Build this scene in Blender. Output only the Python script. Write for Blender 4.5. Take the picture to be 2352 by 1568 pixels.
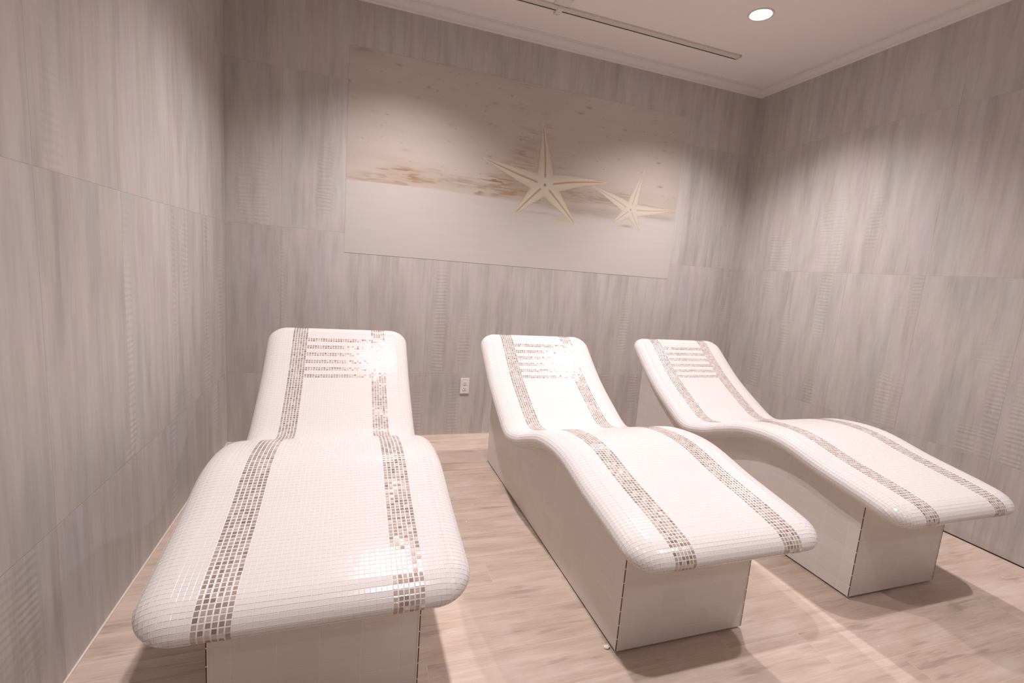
import bpy, bmesh, math, random
import numpy as np
from mathutils import Matrix, Vector
PI = math.pi
for o in list(bpy.data.objects): bpy.data.objects.remove(o)
SC = bpy.context.scene
COL = SC.collection

# ------------------------------------------------------------------ camera
cam_data = bpy.data.cameras.new('camera'); cam = bpy.data.objects.new('camera', cam_data)
COL.objects.link(cam); SC.camera = cam
cam_data.sensor_width = 36.0; cam_data.lens = 16.747; cam_data.clip_start = 0.02
Rm = [[0.94663143, 0.32117025, -0.02717733], [-0.31278541, 0.93571792, 0.16308668], [0.07780891, -0.1458823, 0.98623736]]
cam.matrix_world = Matrix([[Rm[0][0], Rm[0][2], -Rm[0][1], 0.0], [Rm[1][0], Rm[1][2], -Rm[1][1], 0.0],
                           [Rm[2][0], Rm[2][2], -Rm[2][1], 1.2692], [0, 0, 0, 1]])
# ------------------------------------------------------------------ world, exposure
w = bpy.data.worlds.new('world'); SC.world = w; w.use_nodes = True
w.node_tree.nodes['Background'].inputs[0].default_value = (1.0, 0.9, 0.86, 1)
w.node_tree.nodes['Background'].inputs[1].default_value = 0.05
SC.view_settings.view_transform = 'Standard'; SC.view_settings.look = 'None'
SC.view_settings.exposure = 0.0; SC.view_settings.gamma = 1.0; SC.view_settings.use_curve_mapping = False
LAMP_COL = (1.0, 0.935, 0.955)
LAMP_CONE = math.radians(121); LAMP_BLEND = 1.0
LAMP_W = [190.0, 190.0, 76.0, 76.0, 42.0, 42.0]
CORE_W = [0.0, 0.0, 40.0, 40.0, 0.0, 0.0]             # tight core beam of the lamps over the lounger feet
CORE_CONE = math.radians(82)
LAMPS = [(2.302, 2.553), (0.30, 2.553), (2.302, 0.58), (0.30, 0.58), (2.302, -1.40), (0.30, -1.40)]

# ------------------------------------------------------------------ room measures (metres)
XL, XR, YB, YF = -0.754, 3.2225, 3.437, -2.75
ZC = 2.92; ZT = 2.865

# ------------------------------------------------------------------ node helper
class NT:
    def __init__(s, name):
        s.m = bpy.data.materials.new(name); s.m.use_nodes = True
        s.t = s.m.node_tree; s.t.nodes.clear()
        s.out = s.t.nodes.new('ShaderNodeOutputMaterial')
        s.b = s.t.nodes.new('ShaderNodeBsdfPrincipled')
        s.t.links.new(s.b.outputs[0], s.out.inputs[0])
    def put(s, sock, v):
        if v is None: return
        if isinstance(v, bpy.types.NodeSocket): s.t.links.new(v, sock)
        else:
            if isinstance(v, (tuple, list)) and len(v) == 3 and sock.type == 'RGBA': v = (*v, 1)
            sock.default_value = v
    def M(s, op, a, b=None, c=None, clamp=False):
        n = s.t.nodes.new('ShaderNodeMath'); n.operation = op; n.use_clamp = clamp
        s.put(n.inputs[0], a); s.put(n.inputs[1], b)
        if c is not None: s.put(n.inputs[2], c)
        return n.outputs[0]
    def pos(s):
        n = s.t.nodes.new('ShaderNodeNewGeometry'); sp = s.t.nodes.new('ShaderNodeSeparateXYZ')
        s.t.links.new(n.outputs['Position'], sp.inputs[0]); return sp.outputs[0], sp.outputs[1], sp.outputs[2]
    def obj(s):
        n = s.t.nodes.new('ShaderNodeTexCoord'); sp = s.t.nodes.new('ShaderNodeSeparateXYZ')
        s.t.links.new(n.outputs['Object'], sp.inputs[0]); return sp.outputs[0], sp.outputs[1], sp.outputs[2]
    def vec(s, x, y, z=0.0):
        n = s.t.nodes.new('ShaderNodeCombineXYZ'); s.put(n.inputs[0], x); s.put(n.inputs[1], y); s.put(n.inputs[2], z); return n.outputs[0]
    def noise(s, v, scale=1.0, detail=2.0, rough=0.5, dist=0.0):
        n = s.t.nodes.new('ShaderNodeTexNoise'); s.put(n.inputs['Vector'], v); n.inputs['Scale'].default_value = scale
        n.inputs['Detail'].default_value = detail; n.inputs['Roughness'].default_value = rough; n.inputs['Distortion'].default_value = dist
        return n.outputs[0]
    def rnd(s, v):
        n = s.t.nodes.new('ShaderNodeTexWhiteNoise'); n.noise_dimensions = '3D'; s.put(n.inputs['Vector'], v); return n.outputs[0]
    def ramp(s, f, stops):
        n = s.t.nodes.new('ShaderNodeValToRGB'); s.put(n.inputs[0], f); e = n.color_ramp.elements
        while len(e) < len(stops): e.new(0.5)
        for k, (p, c) in enumerate(stops): e[k].position = p; e[k].color = (*c, 1)
        return n.outputs[0]
    def step(s, x, a, b):                       # smooth 0..1 between a and b
        n = s.t.nodes.new('ShaderNodeMapRange'); n.interpolation_type = 'SMOOTHSTEP'; s.put(n.inputs[0], x)
        n.inputs[1].default_value = a; n.inputs[2].default_value = b; return n.outputs[0]
    def mix(s, f, a, b, mode='MIX'):
        n = s.t.nodes.new('ShaderNodeMix'); n.data_type = 'RGBA'; n.blend_type = mode
        s.put(n.inputs[0], f); s.put(n.inputs[6], a); s.put(n.inputs[7], b); return n.outputs[2]
    def bump(s, hgt, strength, dist):
        n = s.t.nodes.new('ShaderNodeBump'); n.inputs['Strength'].default_value = strength; n.inputs['Distance'].default_value = dist
        s.put(n.inputs['Height'], hgt); s.t.links.new(n.outputs[0], s.b.inputs['Normal'])
    def set(s, color=None, rough=None, metal=None, spec=None):
        s.put(s.b.inputs['Base Color'], color); s.put(s.b.inputs['Roughness'], rough); s.put(s.b.inputs['Metallic'], metal)
        s.put(s.b.inputs['Specular IOR Level'], spec); return s.m

def plain(name, col, rough=0.5, metal=0.0, spec=0.5, grain=0.0):
    n = NT(name); c = col
    if grain:
        x, y, z = n.obj(); f = n.noise(n.vec(x, y, z), 60, 3)
        c = n.ramp(f, [(0.3, tuple(k * (1 - grain) for k in col)), (0.7, tuple(min(1, k * (1 + grain)) for k in col))])
    return n.set(c, rough, metal, spec)

# porcelain wall tiles, 0.4755 x 0.9575, vertical streaks, rippled patches
def wall_mat(name, axis, u0, seed):
    n = NT(name); X, Y, Z = n.pos(); U = X if axis == 'x' else Y
    tu = n.M('DIVIDE', n.M('SUBTRACT', U, u0), 0.4755); tv = n.M('DIVIDE', n.M('SUBTRACT', Z, 0.4756 - 0.9575), 0.9575)
    iu = n.M('FLOOR', tu); iv = n.M('FLOOR', tv); fu = n.M('FRACT', tu); fv = n.M('FRACT', tv)
    r1 = n.rnd(n.vec(iu, iv, seed)); r2 = n.rnd(n.vec(iv, iu, seed + 3.3)); off = n.M('MULTIPLY', r1, 30.0)
    uo = n.M('ADD', U, off)
    uw = uo
    def blocks(w_, h_, sd):                     # upright patches with straight sides, softened a little
        cu = n.M('FLOOR', n.M('DIVIDE', uo, w_)); rc = n.rnd(n.vec(cu, sd, iu)); zz = n.M('ADD', n.M('DIVIDE', Z, h_), n.M('MULTIPLY', rc, 7.0))
        z0 = n.M('FLOOR', zz); fz = n.step(n.M('FRACT', zz), 0.55, 1.0)
        a0 = n.rnd(n.vec(cu, z0, sd)); a1 = n.rnd(n.vec(cu, n.M('ADD', z0, 1.0), sd))
        return n.M('ADD', n.M('MULTIPLY', a0, n.M('SUBTRACT', 1.0, fz)), n.M('MULTIPLY', a1, fz))
    blk = n.M('ADD', n.M('MULTIPLY', blocks(0.021, 0.30, 3.0), 0.5), n.M('MULTIPLY', blocks(0.068, 0.55, 5.0), 0.5))
    a = n.noise(n.vec(n.M('MULTIPLY', uw, 11.0), n.M('MULTIPLY', Z, 1.2), off), 1.0, 4, 0.62)
    b = n.noise(n.vec(n.M('MULTIPLY', uw, 95.0), n.M('MULTIPLY', Z, 5.0), r2), 1.0, 4, 0.65)
    c = n.noise(n.vec(n.M('MULTIPLY', uw, 26.0), n.M('MULTIPLY', Z, 3.2), off), 1.0, 3, 0.55)
    col = n.ramp(n.M('ADD', n.M('MULTIPLY', n.M('SUBTRACT', blk, 0.5), 0.095), n.M('ADD', n.M('MULTIPLY', a, 0.48), n.M('ADD', n.M('MULTIPLY', c, 0.30), n.M('MULTIPLY', b, 0.22)))),
                 [(0.33, (0.425, 0.392, 0.374)), (0.43, (0.502, 0.466, 0.448)), (0.53, (0.565, 0.527, 0.511)), (0.66, (0.617, 0.580, 0.568))])
    d = n.noise(n.vec(n.M('MULTIPLY', uo, 5.5), n.M('MULTIPLY', Z, 1.3), n.M('ADD', off, 9.0)), 1.0, 3)
    tint = n.ramp(d, [(0.32, (0.93, 0.95, 0.945)), (0.44, (0.985, 0.985, 0.95)), (0.54, (1.035, 0.98, 0.965)), (0.66, (0.965, 0.955, 0.985))])
    col = n.mix(1.0, col, tint, 'MULTIPLY')
    col = n.mix(n.M('MULTIPLY', n.M('SUBTRACT', r2, 0.5, None, True), 0.16), col, (0.62, 0.58, 0.56))
    # pocks and small scuffs of the stone look
    sp = n.noise(n.vec(n.M('MULTIPLY', U, 70.0), n.M('MULTIPLY', Z, 90.0), seed), 1.0, 2)
    sp2 = n.noise(n.vec(n.M('MULTIPLY', U, 2.5), n.M('MULTIPLY', Z, 2.5), seed), 1.0, 2)
    scuff = n.M('MULTIPLY', n.step(sp, 0.71, 0.77), n.step(sp2, 0.5, 0.62))
    col = n.mix(n.M('MULTIPLY', scuff, 0.18), col, (0.25, 0.2, 0.18))
    # seams
    eu = n.M('MULTIPLY', n.M('MINIMUM', fu, n.M('SUBTRACT', 1.0, fu)), 0.4755)
    ev = n.M('MULTIPLY', n.M('MINIMUM', fv, n.M('SUBTRACT', 1.0, fv)), 0.9575)
    seam = n.M('SUBTRACT', 1.0, n.step(n.M('MINIMUM', eu, ev), 0.0007, 0.0016))
    col = n.mix(n.M('MULTIPLY', seam, 0.28), col, (0.36, 0.315, 0.29))
    # rippled patches
    cb = n.M('DIVIDE', uo, 0.094); rb = n.rnd(n.vec(n.M('FLOOR', cb), iv, seed + 8.0)); fb = n.M('FRACT', cb)
    side = n.M('MULTIPLY', n.step(fb, 0.0, 0.10), n.step(fb, 1.0, 0.90))
    patch = n.step(n.noise(n.vec(n.M('MULTIPLY', n.M('FLOOR', cb), 3.7), n.M('MULTIPLY', Z, 2.2), off), 1.0, 1), 0.40, 0.58)
    msk = n.M('MULTIPLY', n.M('MULTIPLY', n.M('GREATER_THAN', rb, 0.78), side), n.M('MULTIPLY', patch, n.step(Z, 2.2, 1.7)))
    ph = n.M('ADD', n.M('MULTIPLY', Z, 6.2832 / 0.024), n.M('MULTIPLY', n.noise(n.vec(n.M('MULTIPLY', U, 3.5), n.M('MULTIPLY', Z, 9.0), seed), 1.0, 3), 13.0))
    rip = n.M('MULTIPLY', n.M('SINE', ph), msk)
    ht = n.M('ADD', n.M('MULTIPLY', rip, 0.0004), n.M('MULTIPLY', b, 0.0004))
    ht = n.M('SUBTRACT', ht, n.M('MULTIPLY', seam, 0.0006))
    n.bump(ht, 0.85, 1.0)
    return n.set(col, n.M('ADD', 0.36, n.M('MULTIPLY', a, 0.25)), 0.0, 0.35)

def floor_mat():
    n = NT('wood_look_plank_tile'); X, Y, Z = n.pos(); W_, L_ = 0.1755, 1.05
    tv = n.M('DIVIDE', n.M('SUBTRACT', Y, 0.996 - 40 * W_), W_); iv = n.M('FLOOR', tv); fv = n.M('FRACT', tv)
    k = n.M('MODULO', iv, 4.0)
    # joint offset by row modulo four
    o = n.M('ADD', n.M('MULTIPLY', n.M('COMPARE', k, 0.0, 0.3), 0.583), n.M('MULTIPLY', n.M('COMPARE', k, 3.0, 0.3), 0.872))
    o = n.M('ADD', o, n.M('ADD', n.M('MULTIPLY', n.M('COMPARE', k, 1.0, 0.3), 0.26), n.M('MULTIPLY', n.M('COMPARE', k, 2.0, 0.3), 0.05)))
    tu = n.M('DIVIDE', n.M('ADD', n.M('SUBTRACT', X, o), 20 * L_), L_); iu = n.M('FLOOR', tu); fu = n.M('FRACT', tu)
    r = n.rnd(n.vec(iu, iv, 2.0)); off = n.M('MULTIPLY', r, 40.0)
    g = n.noise(n.vec(n.M('ADD', n.M('MULTIPLY', X, 2.2), off), n.M('MULTIPLY', Y, 22.0), off), 1.0, 4, 0.6, 0.4)
    f = n.noise(n.vec(n.M('ADD', n.M('MULTIPLY', X, 7.0), off), n.M('MULTIPLY', Y, 130.0), off), 1.0, 4, 0.65, 0.2)
    pch = n.noise(n.vec(n.M('MULTIPLY', X, 3.0), n.M('MULTIPLY', Y, 6.0), 3.0), 1.0, 3)
    fac = n.M('ADD', n.M('MULTIPLY', g, 0.42), n.M('ADD', n.M('MULTIPLY', f, 0.33), n.M('MULTIPLY', pch, 0.25)))
    col = n.ramp(fac, [(0.34, (0.42, 0.315, 0.245)), (0.43, (0.52, 0.40, 0.315)), (0.52, (0.60, 0.475, 0.385)), (0.63, (0.69, 0.575, 0.49))])
    col = n.mix(n.M('MULTIPLY', r, 0.22), col, (0.60, 0.50, 0.44))
    # sparse grey grain patches
    gp = n.noise(n.vec(n.M('ADD', n.M('MULTIPLY', X, 4.0), off), n.M('MULTIPLY', Y, 38.0), 7.0), 1.0, 3, 0.6)
    gm = n.noise(n.vec(n.M('ADD', n.M('MULTIPLY', X, 2.6), off), n.M('MULTIPLY', Y, 9.0), 17.0), 1.0, 2)
    col = n.mix(n.M('MULTIPLY', n.M('MULTIPLY', n.step(gp, 0.5, 0.64), n.step(gm, 0.47, 0.62)), 0.6), col, (0.34, 0.255, 0.215))
    # dusty haze and dried plaster dots left by the builders
    du = n.noise(n.vec(X, Y, 0.0), 5.0, 4, 0.6)
    col = n.mix(n.M('MULTIPLY', n.step(du, 0.50, 0.72), 0.33), col, (0.70, 0.60, 0.55))
    v = n.t.nodes.new('ShaderNodeTexVoronoi'); v.inputs['Scale'].default_value = 17.0; n.put(v.inputs['Vector'], n.vec(X, Y, 0.0))
    sz = n.rnd(v.outputs['Position']); rad = n.M('MULTIPLY', n.M('POWER', sz, 6.0), 0.085)
    dot = n.M('LESS_THAN', v.outputs['Distance'], rad)
    col = n.mix(n.M('MULTIPLY', dot, 0.7), col, (0.84, 0.77, 0.72))
    eu = n.M('MULTIPLY', n.M('MINIMUM', fu, n.M('SUBTRACT', 1.0, fu)), L_); ev = n.M('MULTIPLY', n.M('MINIMUM', fv, n.M('SUBTRACT', 1.0, fv)), W_)
    seam = n.M('SUBTRACT', 1.0, n.step(n.M('MINIMUM', eu, ev), 0.0009, 0.0019))
    col = n.mix(n.M('MULTIPLY', seam, 0.6), col, (0.74, 0.60, 0.50))
    n.bump(n.M('SUBTRACT', n.M('MULTIPLY', f, 0.0006), n.M('MULTIPLY', seam, 0.0008)), 0.6, 1.0)
    return n.set(col, n.M('ADD', 0.42, n.M('MULTIPLY', g, 0.2)), 0.0, 0.35)

def base_tile_mat():
    n = NT('white_wall_tile'); X, Y, Z = n.obj()
    # running along x on the faces that look forwards / backwards, along y on the sides
    g = n.t.nodes.new('ShaderNodeTexCoord'); sp = n.t.nodes.new('ShaderNodeSeparateXYZ'); n.t.links.new(g.outputs['Normal'], sp.inputs[0])
    side = n.M('GREATER_THAN', n.M('ABSOLUTE', sp.outputs[0]), 0.7)
    U = n.M('ADD', n.M('MULTIPLY', side, Y), n.M('MULTIPLY', n.M('SUBTRACT', 1.0, side), X))
    tu = n.M('DIVIDE', n.M('ADD', U, 10.8), 0.108); tv = n.M('DIVIDE', n.M('SUBTRACT', Z, 0.0047 - 0.0523), 0.0523)
    fu = n.M('FRACT', tu); fv = n.M('FRACT', tv)
    eu = n.M('MULTIPLY', n.M('MINIMUM', fu, n.M('SUBTRACT', 1.0, fu)), 0.108); ev = n.M('MULTIPLY', n.M('MINIMUM', fv, n.M('SUBTRACT', 1.0, fv)), 0.0523)
    seam = n.M('SUBTRACT', 1.0, n.step(n.M('MINIMUM', eu, ev), 0.0007, 0.0017))
    r = n.rnd(n.vec(n.M('FLOOR', tu), n.M('FLOOR', tv), n.M('MULTIPLY', side, 5.0)))
    col = n.mix(r, (0.735, 0.69, 0.655), (0.775, 0.73, 0.695))
    col = n.mix(n.M('MULTIPLY', seam, 0.55), col, (0.90, 0.86, 0.835))
    n.bump(n.M('MULTIPLY', seam, -0.0007), 0.7, 1.0)
    return n.set(col, 0.28, 0.0, 0.45)

def glass_tile_mat():                            # bronze glass mosaic, a tone for every tile
    n = NT('bronze_glass_mosaic'); a = n.t.nodes.new('ShaderNodeAttribute'); a.attribute_name = 'tone'
    f = a.outputs['Fac']
    col = n.ramp(f, [(0.0, (0.30, 0.218, 0.188)), (0.45, (0.52, 0.43, 0.385)), (0.8, (0.68, 0.59, 0.54)), (1.0, (0.80, 0.72, 0.67))])
    return n.set(col, n.M('ADD', 0.11, n.M('MULTIPLY', n.M('FRACT', n.M('MULTIPLY', f, 7.3)), 0.08)), 0.38, 0.5)

def mural_mat():
    n = NT('printed_beach_scene'); a = n.t.nodes.new('ShaderNodeVertexColor'); a.layer_name = 'print'
    X, Y, Z = n.pos(); f = n.noise(n.vec(n.M('MULTIPLY', X, 3.0), 0.0, n.M('MULTIPLY', Z, 40.0)), 1.0, 3)
    g = n.ramp(f, [(0.3, (0.965, 0.96, 0.955)), (0.7, (1.0, 1.0, 1.0))])
    return n.set(n.mix(1.0, a.outputs[0], g, 'MULTIPLY'), 0.38, 0.0, 0.35)

def emit(name, col, s):
    m = bpy.data.materials.new(name); m.use_nodes = True; t = m.node_tree; t.nodes.clear()
    e = t.nodes.new('ShaderNodeEmission'); e.inputs[0].default_value = (*col, 1); e.inputs[1].default_value = s
    o = t.nodes.new('ShaderNodeOutputMaterial'); t.links.new(e.outputs[0], o.inputs[0]); return m

MAT = {
 'ceil': plain('ceiling_paint', (0.90, 0.825, 0.79), 0.85, 0, 0.2, 0.01),
 'trim': plain('moulding_paint', (0.80, 0.74, 0.70), 0.6, 0, 0.3, 0.012),
 'grout': plain('white_grout', (0.80, 0.755, 0.73), 0.75, 0, 0.3, 0.02),
 'white': plain('white_glazed_mosaic', (0.745, 0.705, 0.69), 0.2, 0, 0.15),
 'glass': glass_tile_mat(), 'base': base_tile_mat(),
 'dark': plain('dark_bronze_edging', (0.075, 0.04, 0.03), 0.3, 0.2, 0.5, 0.1),
 'gap': plain('dark_recess', (0.035, 0.02, 0.015), 0.9, 0, 0.1, 0.1),
 'metal': plain('grey_aluminium', (0.74, 0.68, 0.62), 0.5, 0.1, 0.4, 0.03),
 'plastic': plain('white_plastic', (0.86, 0.79, 0.77), 0.35, 0, 0.5),
 'slot': plain('socket_slot', (0.10, 0.07, 0.065), 0.7, 0, 0.2),
 'steel': plain('screw_steel', (0.62, 0.57, 0.55), 0.35, 0.7, 0.5),
 'plaster': plain('dried_plaster', (0.80, 0.75, 0.70), 0.9, 0, 0.2, 0.08),
 'grime': plain('brown_crumb', (0.14, 0.085, 0.06), 0.9, 0, 0.2, 0.1),
 'caulk': plain('pale_caulk', (0.78, 0.66, 0.58), 0.6, 0, 0.3, 0.04),
 'joint': plain('grey_corner_joint', (0.50, 0.46, 0.43), 0.7, 0, 0.2, 0.03),
 'floor': floor_mat(), 'mural': mural_mat(),
 'lens': emit('lit_lamp', (1.0, 0.96, 0.94), 30.0),
 'wall_b': wall_mat('streaked_porcelain_back', 'x', 0.0365, 1.0),
 'wall_l': wall_mat('streaked_porcelain_left', 'y', 0.113, 12.0),
 'wall_r': wall_mat('streaked_porcelain_right', 'y', 0.04, 23.0),
}

# ------------------------------------------------------------------ object helpers
def link(name, me, mats=(), parent=None):
    o = bpy.data.objects.new(name, me); COL.objects.link(o)
    for m in mats: me.materials.append(m)
    if parent: o.parent = parent
    return o
def bm_obj(name, bm, mats, parent=None, smooth=False):
    bmesh.ops.recalc_face_normals(bm, faces=bm.faces)
    me = bpy.data.meshes.new(name); bm.to_mesh(me); bm.free()
    if smooth:
        for p in me.polygons: p.use_smooth = True
    return link(name, me, mats if isinstance(mats, (list, tuple)) else [mats], parent)
def box(bm, x0, x1, y0, y1, z0, z1, mi=0, bev=0.0):
    r = bmesh.ops.create_cube(bm, size=1.0)
    for v in r['verts']:
        v.co = Vector(((x0 + x1) / 2 + v.co.x * (x1 - x0), (y0 + y1) / 2 + v.co.y * (y1 - y0), (z0 + z1) / 2 + v.co.z * (z1 - z0)))
    fs = {f for v in r['verts'] for f in v.link_faces}
    for f in fs: f.material_index = mi
    if bev: bmesh.ops.bevel(bm, geom=list({e for f in fs for e in f.edges}), offset=bev, segments=2, affect='EDGES', material=-1)
def empty(name, loc, label, cat, group=None):
    o = bpy.data.objects.new(name, None); COL.objects.link(o); o.location = loc; o.empty_display_size = 0.1
    return tag(o, label, cat, group)
def tag(o, label, cat, group=None):
    o['label'] = label; o['category'] = cat
    if group: o['group'] = group
    return o
def struct(o): o['kind'] = 'structure'; return o
def dup(root, loc, label):
    r = root.copy(); COL.objects.link(r); r.location = loc; r['label'] = label
    for ch in list(root.children):
        c = ch.copy(); COL.objects.link(c); c.parent = r
        for g in list(ch.children):
            d = g.copy(); COL.objects.link(d); d.parent = c
    return r

# ------------------------------------------------------------------ the room
T = 0.12
def slab_box(name, x0, x1, y0, y1, z0, z1, m):
    bm = bmesh.new(); box(bm, x0, x1, y0, y1, z0, z1); return struct(bm_obj(name, bm, m))
slab_box('floor', XL - T, XR + T, YF - T, YB + T, -0.1, 0.0, MAT['floor'])
slab_box('wall_back', XL - T, XR + T, YB, YB + T, 0.0, ZC, MAT['wall_b'])
slab_box('wall_left', XL - T, XL, YF, YB, 0.0, ZC, MAT['wall_l'])
slab_box('wall_right', XR, XR + T, YF, YB, 0.0, ZC, MAT['wall_r'])
slab_box('wall_front', XL - T, XR + T, YF - T, YF, 0.0, ZC, MAT['wall_b'])

# ceiling with round cut-outs where the downlights sit
def ceiling():
    bm = bmesh.new(); R = 0.066; N = 40; ys = [YF - T, -0.41, 1.565, YB + T]; xs = [XL - T, 1.30, XR + T]
    for (cx, cy) in LAMPS:
        i = 0 if cx < 1.3 else 1; j = 0 if cy < -0.41 else (1 if cy < 1.565 else 2)
        x0, x1, y0, y1 = xs[i], xs[i + 1], ys[j], ys[j + 1]
        ring, outer, up = [], [], []
        for k in range(N):
            a = 2 * PI * k / N; c, s_ = math.cos(a), math.sin(a)
            ring.append(bm.verts.new((cx + R * c, cy + R * s_, ZC))); up.append(bm.verts.new((cx + R * c, cy + R * s_, ZC + 0.12)))
            tx = (x1 - cx) / c if c > 1e-9 else ((x0 - cx) / c if c < -1e-9 else 1e9)
            ty = (y1 - cy) / s_ if s_ > 1e-9 else ((y0 - cy) / s_ if s_ < -1e-9 else 1e9)
            t = min(tx, ty); outer.append(bm.verts.new((cx + t * c, cy + t * s_, ZC)))
        corners = [(x1, y1), (x0, y1), (x0, y0), (x1, y0)]
        for k in range(N):
            k2 = (k + 1) % N; a, b = outer[k], outer[k2]
            f = [ring[k], ring[k2], b, a]
            if abs(a.co.x - b.co.x) > 1e-6 and abs(a.co.y - b.co.y) > 1e-6:
                mx = a.co.x if abs(a.co.x - x0) < 1e-6 or abs(a.co.x - x1) < 1e-6 else b.co.x
                my = a.co.y if abs(a.co.y - y0) < 1e-6 or abs(a.co.y - y1) < 1e-6 else b.co.y
                f = [ring[k], ring[k2], b, bm.verts.new((mx, my, ZC)), a]
            bm.faces.new(f); bm.faces.new([ring[k], up[k], up[k2], ring[k2]])
    # upper skin
    v = [bm.verts.new(p) for p in ((XL - T, YF - T, ZC + 0.13), (XR + T, YF - T, ZC + 0.13), (XR + T, YB + T, ZC + 0.13), (XL - T, YB + T, ZC + 0.13))]
    bm.faces.new(v)
    e = [bm.verts.new((q.co.x, q.co.y, ZC)) for q in v]
    for k in range(4): bm.faces.new([v[k], v[(k + 1) % 4], e[(k + 1) % 4], e[k]])
    me = bpy.data.meshes.new('ceiling'); bm.to_mesh(me); bm.free()
    return struct(link('ceiling', me, [MAT['ceil']]))
ceiling()

# cornice: a small stepped cove, mitred in the corners, one length per wall
def cornice():
    H, P = ZC - ZT, 0.066
    pr = [(0, 0), (0.006, 0.0), (0.009, 0.006)]
    for k in range(9):
        a = PI / 2 * k / 8; pr.append((0.010 + (P - 0.022) * (1 - math.cos(a)), 0.008 + (H - 0.018) * math.sin(a)))
    pr += [(P - 0.011, H - 0.006), (P - 0.002, H - 0.006), (P, H - 0.003), (P, H)]
    def run(name, f):
        bm = bmesh.new(); A = []; B = []
        for p, q in pr: a, b = f(p); A.append(bm.verts.new((*a, ZT + q))); B.append(bm.verts.new((*b, ZT + q)))
        for k in range(len(pr) - 1): bm.faces.new([A[k], A[k + 1], B[k + 1], B[k]])
        return struct(bm_obj(name, bm, MAT['trim'], smooth=False))
    run('trim_1', lambda p: ((XL + p, YB - p), (XR - p, YB - p)))
    run('trim_2', lambda p: ((XR - p, YB - p), (XR - p, YF + p)))
    run('trim_3', lambda p: ((XL + p, YB - p), (XL + p, YF + p)))
    run('trim_4', lambda p: ((XL + p, YF + p), (XR - p, YF + p)))
cornice()
# pale caulk line at the foot of the left wall, dark open joint at the foot of the right wall, grout at the back
bm = bmesh.new(); box(bm, XL, XL + 0.006, YF, YB, 0, 0.005); struct(bm_obj('trim_5', bm, MAT['caulk']))
bm = bmesh.new(); box(bm, XR - 0.0015, XR, YF, YB, 0, 0.006); struct(bm_obj('trim_6', bm, MAT['gap']))
bm = bmesh.new(); box(bm, XL, XR, YB - 0.004, YB, 0, 0.003); struct(bm_obj('trim_7', bm, MAT['caulk']))
bm = bmesh.new(); box(bm, XL, XL + 0.0025, YB - 0.0025, YB, 0, ZT); struct(bm_obj('trim_8', bm, MAT['joint']))

# ------------------------------------------------------------------ downlights
def downlight(loc, label, watts, core):
    t = empty('recessed_downlight', (loc[0], loc[1], ZC), label, 'ceiling light', 'round downlights in the ceiling')
    bm = bmesh.new(); N = 40
    prof = [(0.0765, 0.0), (0.076, -0.0035), (0.073, -0.005), (0.064, -0.0045), (0.060, -0.001), (0.0565, 0.010), (0.054, 0.022)]
    rings = [[bm.verts.new((r * math.cos(2 * PI * k / N), r * math.sin(2 * PI * k / N), z)) for k in range(N)] for r, z in prof]
    for a, b in zip(rings, rings[1:]):
        for k in range(N): bm.faces.new([a[k], a[(k + 1) % N], b[(k + 1) % N], b[k]])
    bm_obj('trim_ring', bm, MAT['trim'], t, True)
    bm = bmesh.new()
    rr = [(0.0555, 0.008), (0.044, 0.0055), (0.030, 0.003), (0.014, 0.002)]
    rings = [[bm.verts.new((r * math.cos(2 * PI * k / N), r * math.sin(2 * PI * k / N), z)) for k in range(N)] for r, z in rr]
    for a, b in zip(rings, rings[1:]):
        for k in range(N): bm.faces.new([a[k], a[(k + 1) % N], b[(k + 1) % N], b[k]])
    bm.faces.new(rings[-1])
    bm_obj('lens', bm, MAT['lens'], t, True)
    L = bpy.data.lights.new('downlight_beam', 'SPOT'); L.energy = watts; L.color = LAMP_COL; L.spot_size = LAMP_CONE; L.spot_blend = LAMP_BLEND
    L.shadow_soft_size = 0.035
    lo = bpy.data.objects.new('downlight_beam', L); COL.objects.link(lo); lo.parent = t; lo.location = (0, 0, -0.012)
    if core:
        L = bpy.data.lights.new('downlight_core_beam', 'SPOT'); L.energy = core; L.color = LAMP_COL; L.spot_size = CORE_CONE; L.spot_blend = 1.0; L.shadow_soft_size = 0.025
        lo = bpy.data.objects.new('downlight_core_beam', L); COL.objects.link(lo); lo.parent = t; lo.location = (0, 0, -0.012)
    return t
names = ['round recessed downlight glowing in the ceiling to the right of the grey track',
         'round recessed downlight above the left loungers near the mural wall', 'round recessed downlight above the foot of the right lounger',
         'round recessed downlight above the foot of the left lounger', 'round recessed downlight at the right behind the viewpoint',
         'round recessed downlight at the left behind the viewpoint']
for p_, n_, w_, c_ in zip(LAMPS, names, LAMP_W, CORE_W): downlight(p_, n_, w_, c_)

# ------------------------------------------------------------------ ceiling track
tr = empty('ceiling_track', (1.6, 3.035, ZC), 'long grey metal track with a dark slot mounted on the ceiling', 'ceiling track')
bm = bmesh.new()
x0, x1 = -1.9, 0.992
prof = [(-0.026, 0.0), (-0.026, -0.013), (-0.024, -0.015), (0.012, -0.015), (0.012, -0.0125), (0.022, -0.0125), (0.022, -0.015), (0.0265, -0.015), (0.0265, 0.0)]
x0 = XL + 0.07 - 1.6
A = [bm.verts.new((x0, y, z)) for y, z in prof]; B = [bm.verts.new((x1, y, z)) for y, z in prof]
for k in range(len(prof) - 1): bm.faces.new([A[k], A[k + 1], B[k + 1], B[k]])
bm.faces.new(B); bm.faces.new(A[::-1])
bm_obj('channel', bm, MAT['metal'], tr)
bm = bmesh.new(); box(bm, x0 + 0.004, x1 - 0.012, 0.0125, 0.0215, -0.0145, -0.0126); bm_obj('slot', bm, MAT['gap'], tr)
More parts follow.
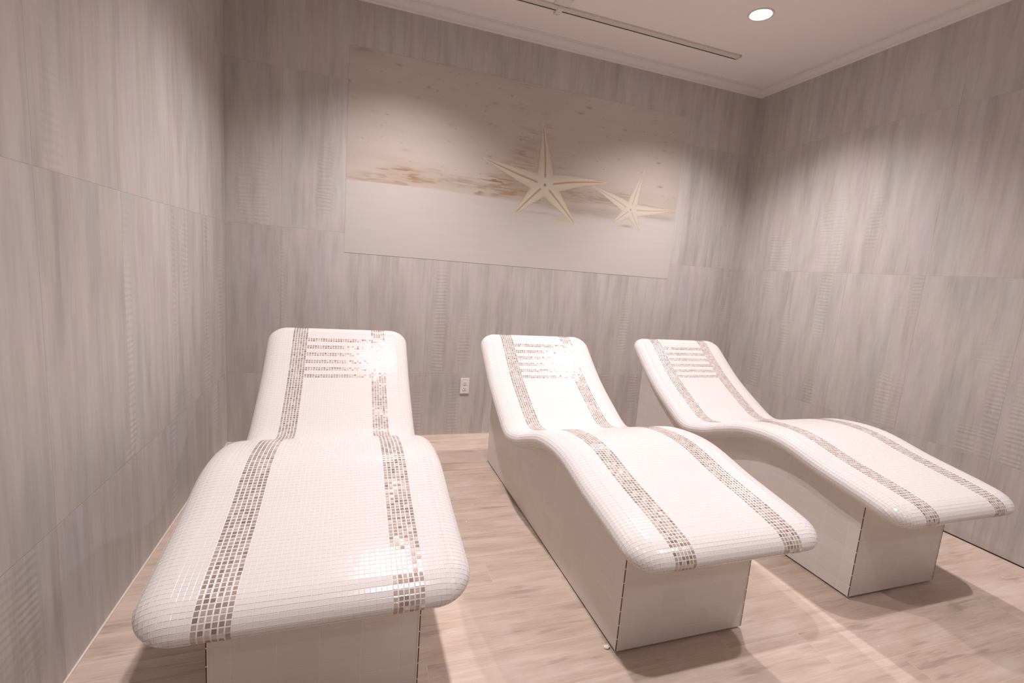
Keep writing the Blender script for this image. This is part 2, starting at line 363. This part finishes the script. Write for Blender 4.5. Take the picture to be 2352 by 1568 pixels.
bm = bmesh.new(); box(bm, x1 - 0.009, x1 + 0.006, -0.028, 0.0285, -0.017, 0.0, 0, 0.002); bm_obj('end_cap', bm, MAT['metal'], tr)
bm = bmesh.new(); box(bm, -0.435, -0.395, -0.03, 0.062, -0.021, 0.0, 0, 0.003); box(bm, -0.47, -0.37, -0.11, -0.03, -0.007, 0.0, 0, 0.002)
br = bm_obj('bracket', bm, MAT['trim'], tr)
bm = bmesh.new(); bmesh.ops.create_cone(bm, cap_ends=True, segments=16, radius1=0.004, radius2=0.004, depth=0.003, matrix=Matrix.Translation((-0.415, 0.05, -0.022))); bm_obj('screw', bm, MAT['steel'], br)

# ------------------------------------------------------------------ mural (two starfish on pale boards), printed flat on a thin panel
def mural():
    X0, X1, Z0, Z1 = -0.056, 2.517, 1.306, 2.598
    nx, nz = 900, 452
    rs = np.random.RandomState(5)
    xs = np.linspace(X0, X1, nx); zs = np.linspace(Z0, Z1, nz); GX, GZ = np.meshgrid(xs, zs)
    def vn(sx, sz, seed, oct=3):                # smooth value noise, 0..1
        out = np.zeros_like(GX); amp = 1; tot = 0
        for k in range(oct):
            r = np.random.RandomState(seed + k); w_ = int((X1 - X0) * sx * 2 ** k) + 3; h_ = int((Z1 - Z0) * sz * 2 ** k) + 3
            g = r.rand(h_, w_); u = (GX - X0) * sx * 2 ** k; v = (GZ - Z0) * sz * 2 ** k
            i = np.floor(u).astype(int); j = np.floor(v).astype(int); a = u - i; b = v - j; a = a * a * (3 - 2 * a); b = b * b * (3 - 2 * b)
            out += amp * ((g[j, i] * (1 - a) + g[j, i + 1] * a) * (1 - b) + (g[j + 1, i] * (1 - a) + g[j + 1, i + 1] * a) * b); tot += amp; amp *= 0.5
        return out / tot
    sm = lambda x, a, b: (lambda t: t * t * (3 - 2 * t))(np.clip((x - a) / (b - a), 0, 1))
    def mixc(c, col, f): return c * (1 - f[..., None]) + np.array(col) * f[..., None]
    img = np.ones(GX.shape + (3,)) * np.array((0.56, 0.475, 0.412))
    img = mixc(img, (0.605, 0.54, 0.48), vn(1.6, 3.0, 11, 4)); img = mixc(img, (0.49, 0.415, 0.35), 0.45 * sm(vn(1.1, 5.0, 21, 3), .5, .8))
    hz = 1.779 + 0.006 * np.sin(GX * 3)
    # warm cream board beneath the line
    low = sm(GZ, hz + 0.006, hz - 0.004); cream = np.ones_like(img) * np.array((0.605, 0.555, 0.515)); cream = cream + (vn(1.3, 2.0, 31, 3)[..., None] - .5) * 0.04
    # weathered grain just above the line
    band = np.exp(-((GZ - hz - 0.075) / 0.075) ** 2) * (GZ > hz)
    gr = vn(9, 100, 41, 3); gl = vn(2.2, 7, 47, 3)
    img = mixc(img, (0.36, 0.245, 0.155), np.clip(band * sm(gr, .52, .70) * sm(gl, .45, .62) * 1.0, 0, .85))
    img = mixc(img, (0.43, 0.33, 0.235), np.clip(band * sm(gl, .40, .7) * .55, 0, 1))
    def blot(cx, cz, rx, rz, col, k, seed):
        f = np.exp(-(((GX - cx) / rx) ** 2 + ((GZ - cz) / rz) ** 2)) * sm(vn(11, 105, seed, 3), .44, .60); return mixc(img, col, np.clip(f * k, 0, .9))
    for b in ((.34, 1.86, .075, .045, (.33, .20, .10), 1.0, 61), (.36, 1.80, .06, .02, (.42, .27, .13), .9, 62), (.12, 1.82, .10, .035, (.40, .27, .16), .6, 63), (.70, 1.87, .10, .03, (.37, .25, .16), .6, 64),
              (.97, 1.90, .12, .035, (.32, .19, .11), .95, 65), (1.00, 1.845, .13, .03, (.38, .25, .15), .8, 66), (.84, 1.81, .04, .03, (.33, .2, .11), .8, 67), (1.16, 1.99, .16, .09, (.40, .29, .17), .8, 68),
              (1.17, 2.12, .10, .05, (.38, .28, .2), .7, 69), (1.20, 2.24, .09, .06, (.35, .29, .26), .6, 70), (1.34, 2.30, .05, .05, (.36, .3, .24), .6, 71), (1.45, 2.07, .07, .02, (.36, .28, .22), .6, 72),
              (1.50, 1.93, .12, .03, (.36, .28, .24), .7, 73), (1.62, 1.87, .14, .05, (.38, .31, .27), .8, 74), (1.85, 1.88, .12, .04, (.36, .29, .25), .7, 75), (2.02, 1.93, .08, .04, (.36, .29, .25), .6, 76),
              (1.12, 2.43, .09, .03, (.40, .31, .27), .5, 77), (1.15, 2.575, .10, .02, (.36, .28, .2), .5, 78), (2.25, 1.86, .1, .03, (.40, .35, .31), .5, 79), (.02, 2.585, .06, .02, (.33, .24, .19), .6, 80)):
        img = blot(*b)
    for k in range(150):                        # knots and specks
        cx = X0 + rs.rand() * (X1 - X0); cz = 1.84 + rs.rand() ** .8 * 0.74; rr = .0025 + .006 * rs.rand() ** 3; el = 1 + 2.5 * rs.rand()
        f = np.exp(-(((GX - cx) / (rr * el)) ** 2 + ((GZ - cz) / rr) ** 2)); img = mixc(img, (.33, .26, .21), f * (.25 + .6 * rs.rand()))
    img = img * (1 - low[..., None]) + cream * low[..., None]
    # dark wedge of shade line along the board edge, right half (part of the print)
    w1 = sm(GX, 1.35, 1.6) * sm(GX, 2.12, 1.9); d = (GZ - hz + 0.004 + 0.0 * GX) / (0.020 + 0.028 * w1)
    img = mixc(img, (.40, .325, .275), np.clip(np.exp(-d ** 2) * w1 * .75 * (.6 + .8 * gr), 0, .8))
    w2 = sm(GX, 2.18, 2.26) * sm(GX, 2.56, 2.40); img = mixc(img, (.42, .385, .34), np.clip(np.exp(-((GZ - 1.79 + .0 * GX) / .022) ** 2) * w2 * .7, 0, 1))
    img = mixc(img, (.45, .37, .31), np.clip(np.exp(-((GX - 1.40) / .13) ** 2 - ((GZ - 1.775) / .03) ** 2) * .6, 0, 1))
    img = mixc(img, (.47, .37, .30), np.clip(np.exp(-((GX - 1.33) / .20) ** 2 - ((GZ - (1.715 - 0.35 * (GX - 1.33) ** 2)) / .009) ** 2) * .5, 0, 1))
    img = mixc(img, (.43, .33, .22), np.clip(np.exp(-((GX - 2.07) / .055) ** 2 - ((GZ - (1.695 - 1.5 * (GX - 2.07) ** 2)) / .010) ** 2) * .9, 0, 1))
    img = mixc(img, (.60, .47, .30), np.clip(np.exp(-((GX - 1.50) / .08) ** 2 - ((GZ - 1.685) / .02) ** 2) * .6, 0, 1))
    def star(c, tips, hw, core, body, edge, line, lw, seed):
        nonlocal img
        nv = (vn(60, 60, seed, 2) - .5) * 0.006
        inside = np.full(GX.shape, -1.0); groove = np.zeros(GX.shape)
        for tx, tz, bend in tips:
            dx, dz = tx - c[0], tz - c[1]; Ln = math.hypot(dx, dz); ux, uz = dx / Ln, dz / Ln
            s_ = ((GX - c[0]) * ux + (GZ - c[1]) * uz) / Ln; q = (GX - c[0]) * (-uz) + (GZ - c[1]) * ux - bend * np.sin(np.clip(s_, 0, 1) * PI)
            wd = hw * (0.06 + 0.94 * (1 - np.clip(s_, 0, 1)) ** 0.92) * (1 + .10 * np.sin(np.clip(s_, 0, 1) * 5)) + nv
            ins = np.where((s_ > -0.08) & (s_ < 1.0), 1 - np.abs(q) / np.maximum(wd, .001), -1); inside = np.maximum(inside, ins)
            comb = .6 + .4 * np.sin(s_ * Ln * 2 * PI / 0.0115); g = np.exp(-(q / (lw * (1 - .55 * np.clip(s_, 0, 1)) * comb + .0015)) ** 2) * sm(s_, .10, .15) * sm(s_, 1.0, .88); groove = np.maximum(groove, g)
        rr = np.hypot(GX - c[0], GZ - c[1]); inside = np.maximum(inside, 1 - rr / core)
        a = sm(inside, 0.0, 0.22); halo = sm(inside, -0.35, 0.05)
        img = mixc(img, (.45, .355, .25), halo * (1 - a) * .35)
        img = mixc(img, edge, a); img = mixc(img, body, sm(inside, .25, .75)); img = mixc(img, line, groove * a * .85)
        img = mixc(img, (.12, .09, .08), np.exp(-(rr / (lw * 1.05)) ** 2) * .95)
    star((1.341, 1.920), [(1.286, 2.345, -.010), (0.858, 2.045, .006), (1.852, 2.002, .012), (1.112, 1.680, -.004), (1.622, 1.655, .004)], .072, .078, (.68, .615, .50), (.66, .585, .455), (.38, .19, .085), .0085, 91)
    star((2.090, 1.824), [(2.178, 2.135, .004), (1.728, 1.966, -.004), (2.512, 1.868, -.008), (1.930, 1.698, .0), (2.197, 1.662, .0)], .050, .054, (.665, .60, .51), (.65, .57, .46), (.50, .355, .22), .0052, 95)
    # mesh
    th = 0.0016
    V = np.zeros((nx * nz, 3)); V[:, 0] = GX.ravel(); V[:, 1] = YB - th; V[:, 2] = GZ.ravel()
    j, i = np.meshgrid(np.arange(nz - 1), np.arange(nx - 1), indexing='ij'); a = (j * nx + i).ravel(); F = np.stack([a, a + 1, a + nx + 1, a + nx], 1)
    base = len(V); rim = [(X0, Z0), (X1, Z0), (X1, Z1), (X0, Z1)]
    V = np.vstack([V, [(x, YB - th, z) for x, z in rim], [(x, YB - 0.0003, z) for x, z in rim]])
    F = np.vstack([F, [[base + k, base + 4 + k, base + 4 + (k + 1) % 4, base + (k + 1) % 4] for k in range(4)] + [[base + 7, base + 6, base + 5, base + 4]]])
    me = bpy.data.meshes.new('starfish_mural'); me.vertices.add(len(V)); me.vertices.foreach_set('co', V.ravel())
    me.loops.add(F.size); me.loops.foreach_set('vertex_index', F.ravel().astype(np.int32)); me.polygons.add(len(F))
    me.polygons.foreach_set('loop_start', np.arange(0, F.size, 4, dtype=np.int32)); me.update(calc_edges=True); me.validate()
    C = np.ones((len(V), 4)); C[:nx * nz, :3] = np.clip(img, 0, 1).reshape(-1, 3); C[nx * nz:, :3] = (.55, .47, .40)
    at = me.color_attributes.new('print', 'FLOAT_COLOR', 'POINT'); at.data.foreach_set('color', C.ravel().astype(np.float32))
    tag(link('starfish_mural', me, [MAT['mural']]), 'beige beach mural with two starfish on the back wall', 'mural')
mural()

# ------------------------------------------------------------------ loungers
SW, SR, SRC = 0.7500, 0.0418, 0.0995             # slab width, half thickness, corner radius
CP = np.array([[1.083, .459], [1.193, .483], [1.396, .518], [1.616, .563], [1.819, .55], [1.984, .497], [2.132, .44], [2.297, .416], [2.481, .501], [2.684, .624], [2.923, .818]])
def catmull(P, n=24):
    P = np.vstack([2 * P[0] - P[1], P, 2 * P[-1] - P[-2]]); out = []
    for i in range(1, len(P) - 2):
        a, b, c, d = P[i - 1:i + 3]
        for t in np.arange(n) / n: out.append(.5 * (2 * b + (c - a) * t + (2 * a - 5 * b + 4 * c - d) * t * t + (3 * b - a - 3 * c + d) * t ** 3))
    out.append(P[-2]); return np.array(out)
CC = catmull(CP); CS = np.r_[0, np.cumsum(np.linalg.norm(np.diff(CC, axis=0), axis=1))]; CL = CS[-1]
CT = np.gradient(CC, axis=0); CT /= np.linalg.norm(CT, axis=1)[:, None]
for _ in range(6): CT[1:-1] = (CT[:-2] + 2 * CT[1:-1] + CT[2:]) / 4
CT /= np.linalg.norm(CT, axis=1)[:, None]
def cpoint(s): return np.stack([np.interp(s, CS, CC[:, 0]), np.interp(s, CS, CC[:, 1])], -1)
def ctan(s):
    t = np.stack([np.interp(s, CS, CT[:, 0]), np.interp(s, CS, CT[:, 1])], -1); return t / np.linalg.norm(t, axis=-1)[..., None]
DL = 0.030; SH = SR + DL                            # the rounded rim is a flat ellipse: SH across, SR up
KR = SRC - SH; HW = SW / 2 - SH; BA, BB = DL, CL - DL
_t = np.linspace(0, PI, 400); _s = np.r_[0, np.cumsum(np.hypot(np.diff(SH * np.sin(_t)), np.diff(SR * np.cos(_t))))]                   # plan corner radius and half width of the centre sheet
def unfold(a, b, h):
    """a across, b along (unfolded skin coordinates), h height over the skin -> xyz"""
    a = np.asarray(a, float); b = np.asarray(b, float)
    # nearest point on the rounded rectangle [-HW,HW] x [0,CL]
    cx = np.clip(a, -HW + KR, HW - KR); cb = np.clip(b, BA + KR, BB - KR)
    dx, db = a - cx, b - cb; dd = np.hypot(dx, db); out = dd > KR
    nx = np.where(dd > 1e-9, dx / np.maximum(dd, 1e-9), 0); nb = np.where(dd > 1e-9, db / np.maximum(dd, 1e-9), 0)
    px = np.where(out, cx + nx * KR, a); pb = np.where(out, cb + nb * KR, b); d = np.where(out, dd - KR, 0.0)
    th = np.interp(d, _s, _t); P = cpoint(pb); Tn = ctan(pb)
    st, ct = np.sin(th) * (SH + h), np.cos(th) * (SR + h)
    X = px + nx * st; Y = P[..., 0] + nb * st * Tn[..., 0] - ct * Tn[..., 1]; Z = P[..., 1] + nb * st * Tn[..., 1] + ct * Tn[..., 0]
    return np.stack([X, Y, Z], -1), d
def mesh_from(name, V, F, mats, parent, fm=None, smooth=False, tone=None):
    me = bpy.data.meshes.new(name); V = np.asarray(V, float); F = np.asarray(F)
    me.vertices.add(len(V)); me.vertices.foreach_set('co', V.ravel()); me.loops.add(F.size); me.loops.foreach_set('vertex_index', F.ravel().astype(np.int32))
    me.polygons.add(len(F)); me.polygons.foreach_set('loop_start', np.arange(0, F.size, 4, dtype=np.int32))
    if fm is not None: me.polygons.foreach_set('material_index', np.asarray(fm, np.int32))
    me.update(calc_edges=True)
    if tone is not None: at = me.attributes.new('tone', 'FLOAT', 'FACE'); at.data.foreach_set('value', np.asarray(tone, np.float32))
    me.polygons.foreach_set('use_smooth', np.full(len(F), smooth))
    return link(name, me, mats, parent)
def make_lounger():
    t = empty('tiled_lounger', (0, 0, 0), '', 'lounger', 'heated mosaic loungers in a row')
    # -- grouted shell of the seat
    NS, NX_ = 170, 12; ks = KR * (1 - np.cos(np.linspace(0, PI / 2, 10)))
    sv = np.unique(np.r_[BA + ks, np.linspace(BA + KR, BB - KR, NS), BB - ks])
    def hwid(s): e = np.clip(np.minimum(s - BA, BB - s), 0, KR); return HW - (KR - np.sqrt(np.clip(KR * KR - (KR - e) ** 2, 0, None)))
    V = []; F = []
    rows = []
    for s in sv:
        hw = float(hwid(s)); rows.append([(x, s) for x in np.linspace(-hw, hw, NX_ + 1)])
    nr = len(rows); A = np.array(rows)
    top, _ = unfold(A[..., 0], A[..., 1], 0.0)
    P = cpoint(A[..., 1]); Tn = ctan(A[..., 1]); bot = np.stack([A[..., 0], P[..., 0] + SR * Tn[..., 1], P[..., 1] - SR * Tn[..., 0]], -1)
    n1 = NX_ + 1; V = [top.reshape(-1, 3), bot.reshape(-1, 3)]; o2 = nr * n1
    for j in range(nr - 1):
        for i in range(NX_):
            a = j * n1 + i; F.append((a, a + 1, a + n1 + 1, a + n1)); F.append((o2 + a, o2 + a + n1, o2 + a + n1 + 1, o2 + a + 1))
    loop = [(0, i) for i in range(n1)] + [(j, NX_) for j in range(1, nr)] + [(nr - 1, i) for i in range(NX_ - 1, -1, -1)] + [(j, 0) for j in range(nr - 2, 0, -1)]
    nth = 12; off = 2 * nr * n1; cnt = len(loop); ringsV = []
    base = []
    for (j, i) in loop:
        a, b = A[j, i]; cx = np.clip(a, -HW + KR, HW - KR); cb = np.clip(b, BA + KR, BB - KR); dx, db = a - cx, b - cb
        if abs(dx) < 1e-7 and abs(db) < 1e-7: dx = 1e-9
        dd = math.hypot(dx, db); base.append((a, b, dx / dd, db / dd))
    base = np.array(base); Pb = cpoint(base[:, 1]); Tb = ctan(base[:, 1])
    for k in range(1, nth):
        th = PI * k / nth; st, ct = SH * math.sin(th), SR * math.cos(th)
        ringsV.append(np.stack([base[:, 0] + base[:, 2] * st, Pb[:, 0] + base[:, 3] * st * Tb[:, 0] - ct * Tb[:, 1], Pb[:, 1] + base[:, 3] * st * Tb[:, 1] + ct * Tb[:, 0]], -1))
    V += ringsV
    idx = [[j * n1 + i for j, i in loop]] + [[off + k * cnt + q for q in range(cnt)] for k in range(nth - 1)] + [[o2 + j * n1 + i for j, i in loop]]
    for a, b in zip(idx, idx[1:]):
        for q in range(cnt): q2 = (q + 1) % cnt; F.append((a[q], b[q], b[q2], a[q2]))
    seat = mesh_from('seat_shell', np.vstack(V), F, [MAT['grout']], t, smooth=True)
    # -- mosaic: one raised tesserae field, white; bronze ones in the stripes
    PT = 0.0130; gp = 0.00105; hh = 0.0005; rs = np.random.RandomState(3)
    wrap = float(np.interp(2.7, _t, _s)); na = int((HW + wrap) / PT) + 1; nb0 = -int(wrap / PT) - 2; nb1 = int((CL + wrap) / PT) + 1
    ii, jj = np.meshgrid(np.arange(-na, na), np.arange(nb0, nb1), indexing='ij'); ii = ii.ravel(); jj = jj.ravel()
    ca, cb_ = (ii + .5) * PT, (jj + .5) * PT; _, d = unfold(ca, cb_, 0.0)
    keep = d < wrap; ii, jj, ca, cb_, d = ii[keep], jj[keep], ca[keep], cb_[keep], d[keep]
    col = np.where(ii >= 0, ii, -ii - 1)            # 0 next to the middle
    stripe = (col >= 13) & (col <= 18)
    kb = np.floor((CL + 0.0) / PT) - jj             # rows counted from the head end
    bar = (col < 13) & (((kb - 5) % 4) < 2) & (kb >= 5) & (kb <= 26)
    bronze = stripe | bar
    # slight irregularity of hand-set sheets
    jit = (rs.rand(len(ca), 2) - .5) * 0.0004; ang = (rs.rand(len(ca), 2) - .5) * 0.00011
    def corner(sa, sb, ins, h):
        half = PT / 2 - ins - np.where(bronze, 0.00095, 0.0); hs = h + (ang[:, 0] * sa + ang[:, 1] * sb if h > 0 else 0.0)
        return unfold(ca + sa * half + jit[:, 0], cb_ + sb * half + jit[:, 1], hs)[0]
    S4 = [(-1, -1), (1, -1), (1, 1), (-1, 1)]
    lo = [corner(a, b, gp * .55, -0.0002) for a, b in S4]; mid = [corner(a, b, gp * .62, hh * .62) for a, b in S4]; hi = [corner(a, b, gp * .62 + 0.0006, hh) for a, b in S4]
    Nt = len(ca); V = np.concatenate([np.stack(lo + mid + hi, 1).reshape(-1, 3)]); o = (np.arange(Nt) * 12)[:, None]
    fl = [(8, 9, 10, 11)] + [(k, (k + 1) % 4, 4 + (k + 1) % 4, 4 + k) for k in range(4)] + [(4 + k, 4 + (k + 1) % 4, 8 + (k + 1) % 4, 8 + k) for k in range(4)]
    F = np.concatenate([(o + np.array(f)[None, :])[:, None, :] for f in fl], 1)
    tone = np.clip(rs.beta(2.0, 2.2, Nt), 0, 1)
    def field(name, m, mat, tn=None):
        Fs = F[m].reshape(-1, 4); used, inv = np.unique(Fs, return_inverse=True)
        return mesh_from(name, V[used], inv.reshape(-1, 4), [mat], t, tone=(np.repeat(tone[m], len(fl)) if tn else None))
    field('white_mosaic', ~bronze, MAT['white']); 
    o = field('mosaic_stripe', stripe & (ii < 0), MAT['glass'], True); o['label'] = 'long stripe of bronze glass mosaic, left side'
    o = field('mosaic_stripe', stripe & (ii >= 0), MAT['glass'], True); o['label'] = 'long stripe of bronze glass mosaic, right side'
    for k in range(6):
        k0 = 5 + 4 * k; o = field('headrest_bar', bar & (kb >= k0) & (kb < k0 + 2), MAT['glass'], True); o['label'] = 'short crossbar of bronze mosaic on the headrest'
    # -- tiled base: side outline follows the seat
    yf, yb_, hwb = 1.245, 2.915, 0.270; ys = np.linspace(yf, yb_, 90); zc = np.interp(ys, CC[:, 0], CC[:, 1]) - 0.004
    bm = bmesh.new(); z0 = 0.009
    L = [(yf, z0)] + list(zip(ys, zc)) + [(yb_, z0)]
    a = [[bm.verts.new((sx * hwb, y, z)) for y, z in L] for sx in (-1, 1)]
    n = len(L)
    bt = [[bm.verts.new((sx * hwb, y, z0)) for y in ys[1:-1]] for sx in (-1, 1)]
    for s_ in (0, 1):
        lowv = [a[s_][0]] + bt[s_] + [a[s_][n - 1]]
        for k in range(len(ys) - 1): bm.faces.new([lowv[k], lowv[k + 1], a[s_][k + 2], a[s_][k + 1]])
    for k in range(1, n - 2): bm.faces.new([a[0][k], a[0][k + 1], a[1][k + 1], a[1][k]])
    bm.faces.new([a[0][0], a[0][1], a[1][1], a[1][0]]); bm.faces.new([a[0][n - 2], a[0][n - 1], a[1][n - 1], a[1][n - 2]])
    lo0 = [a[0][0]] + bt[0] + [a[0][n - 1]]; lo1 = [a[1][0]] + bt[1] + [a[1][n - 1]]
    for k in range(len(lo0) - 1): bm.faces.new([lo0[k], lo0[k + 1], lo1[k + 1], lo1[k]])
    bm_obj('base', bm, MAT['base'], t)
    bm = bmesh.new(); box(bm, -hwb + 0.018, hwb - 0.018, yf + 0.018, yb_ - 0.018, 0.0, 0.02); bm_obj('plinth', bm, MAT['gap'], t)
    # -- corner edging of dark slivers, white grout shoulders
    for sx in (-1, 1):
        bm = bmesh.new(); z = z0 + 0.001
        xo = sx * hwb
        zt = 0.425
        k = 0; zz = 0.0047
        while zz < zt:
            a0, a1 = max(z, zz + 0.0012), min(zt, zz + 0.0523 - 0.0012)
            x0_, x1_ = sorted((xo + sx * 0.0016, xo - sx * 0.0026)); box(bm, x0_, x1_, yf - 0.0016, yf + 0.0022, a0, a1, 0, 0.0008); zz += 0.0523
        bm_obj('corner_edging', bm, MAT['dark'], t)
        bm = bmesh.new(); x0_, x1_ = sorted((xo + sx * 0.0012, xo - sx * 0.0055)); box(bm, x0_, x1_, yf - 0.0012, yf + 0.0045, z0, zt)
        bm_obj('corner_grout', bm, MAT['plastic'], t)
    return t
lg = make_lounger()
lg.location = (-0.056, 0.001, 0); lg['label'] = 'white mosaic lounger closest to the left wall, seen head-on'
l2 = dup(lg, (1.160, 0.0, 0), 'white mosaic lounger in the middle of the row, behind the power outlet side')
l3 = dup(lg, (2.310, 0.032, 0), 'white mosaic lounger beside the right wall, farthest from the left wall')
l2['label'] = 'middle white mosaic lounger, between the left and the right one'

# ------------------------------------------------------------------ power outlet
def outlet():
    x, z = 0.8285, 0.3835; t = empty('power_outlet', (x, YB, z), 'small white duplex power outlet low on the back wall', 'outlet')
    bm = bmesh.new(); box(bm, -0.0355, 0.0355, -0.009, 0.0005, -0.060, 0.060, 0, 0.003); bm_obj('cover_plate', bm, MAT['plastic'], t)
    for s_ in (0.0205, -0.0205):
        bm = bmesh.new(); bmesh.ops.create_cone(bm, cap_ends=True, segments=28, radius1=0.0172, radius2=0.0168, depth=0.003, matrix=Matrix.Translation((0, -0.0100, s_)) @ Matrix.Rotation(PI / 2, 4, 'X'))
        for v in bm.verts: v.co.z = s_ + max(-0.0138, min(0.0138, v.co.z - s_))
        so = bm_obj('socket_face', bm, MAT['plastic'], t)
        for dx, dz, w_, h_ in ((-0.0065, 0.0035, 0.0032, 0.0080), (0.0065, 0.0035, 0.0028, 0.0068), (0, -0.0070, 0.0048, 0.0048)):
            bm = bmesh.new(); box(bm, dx - w_ / 2, dx + w_ / 2, -0.0119, -0.0112, s_ + dz - h_ / 2, s_ + dz + h_ / 2, 0, 0.0002); bm_obj('slot', bm, MAT['slot'], so)
    for s_ in (0.0525, -0.0525, 0.0):
        bm = bmesh.new(); bmesh.ops.create_cone(bm, cap_ends=True, segments=14, radius1=0.0026, radius2=0.0024, depth=0.0016, matrix=Matrix.Translation((0, -0.0096, s_)) @ Matrix.Rotation(PI / 2, 4, 'X'))
        bm_obj('screw', bm, MAT['steel'], t)
outlet()

# ------------------------------------------------------------------ crumbs of plaster
def crumb(name, loc, r, mat, label, seed, sq=0.6):
    rs = random.Random(seed); bm = bmesh.new(); bmesh.ops.create_icosphere(bm, subdivisions=2, radius=r)
    for v in bm.verts:
        k = 0.72 + 0.5 * rs.random(); v.co = Vector((v.co.x * k * 1.3, v.co.y * k, max(-r * 0.35, v.co.z * k * sq)))
    zmin = min(v.co.z for v in bm.verts)
    for v in bm.verts: v.co.z -= zmin
    o = bm_obj(name, bm, mat); o.location = loc; return tag(o, label, 'debris')
crumb('plaster_crumb', (0.874, 1.278, 0), 0.009, MAT['plaster'], 'white plaster crumb on the floor at the front corner of the middle lounger', 4)
crumb('plaster_crumb', (-0.738, 3.420, 0), 0.009, MAT['plaster'], 'pale plaster crumb on the floor in the back left corner', 7)
crumb('dirt_crumb', (-0.665, 3.400, 0), 0.008, MAT['grime'], 'dark dirt crumb on the floor near the back left corner', 9, 0.4)
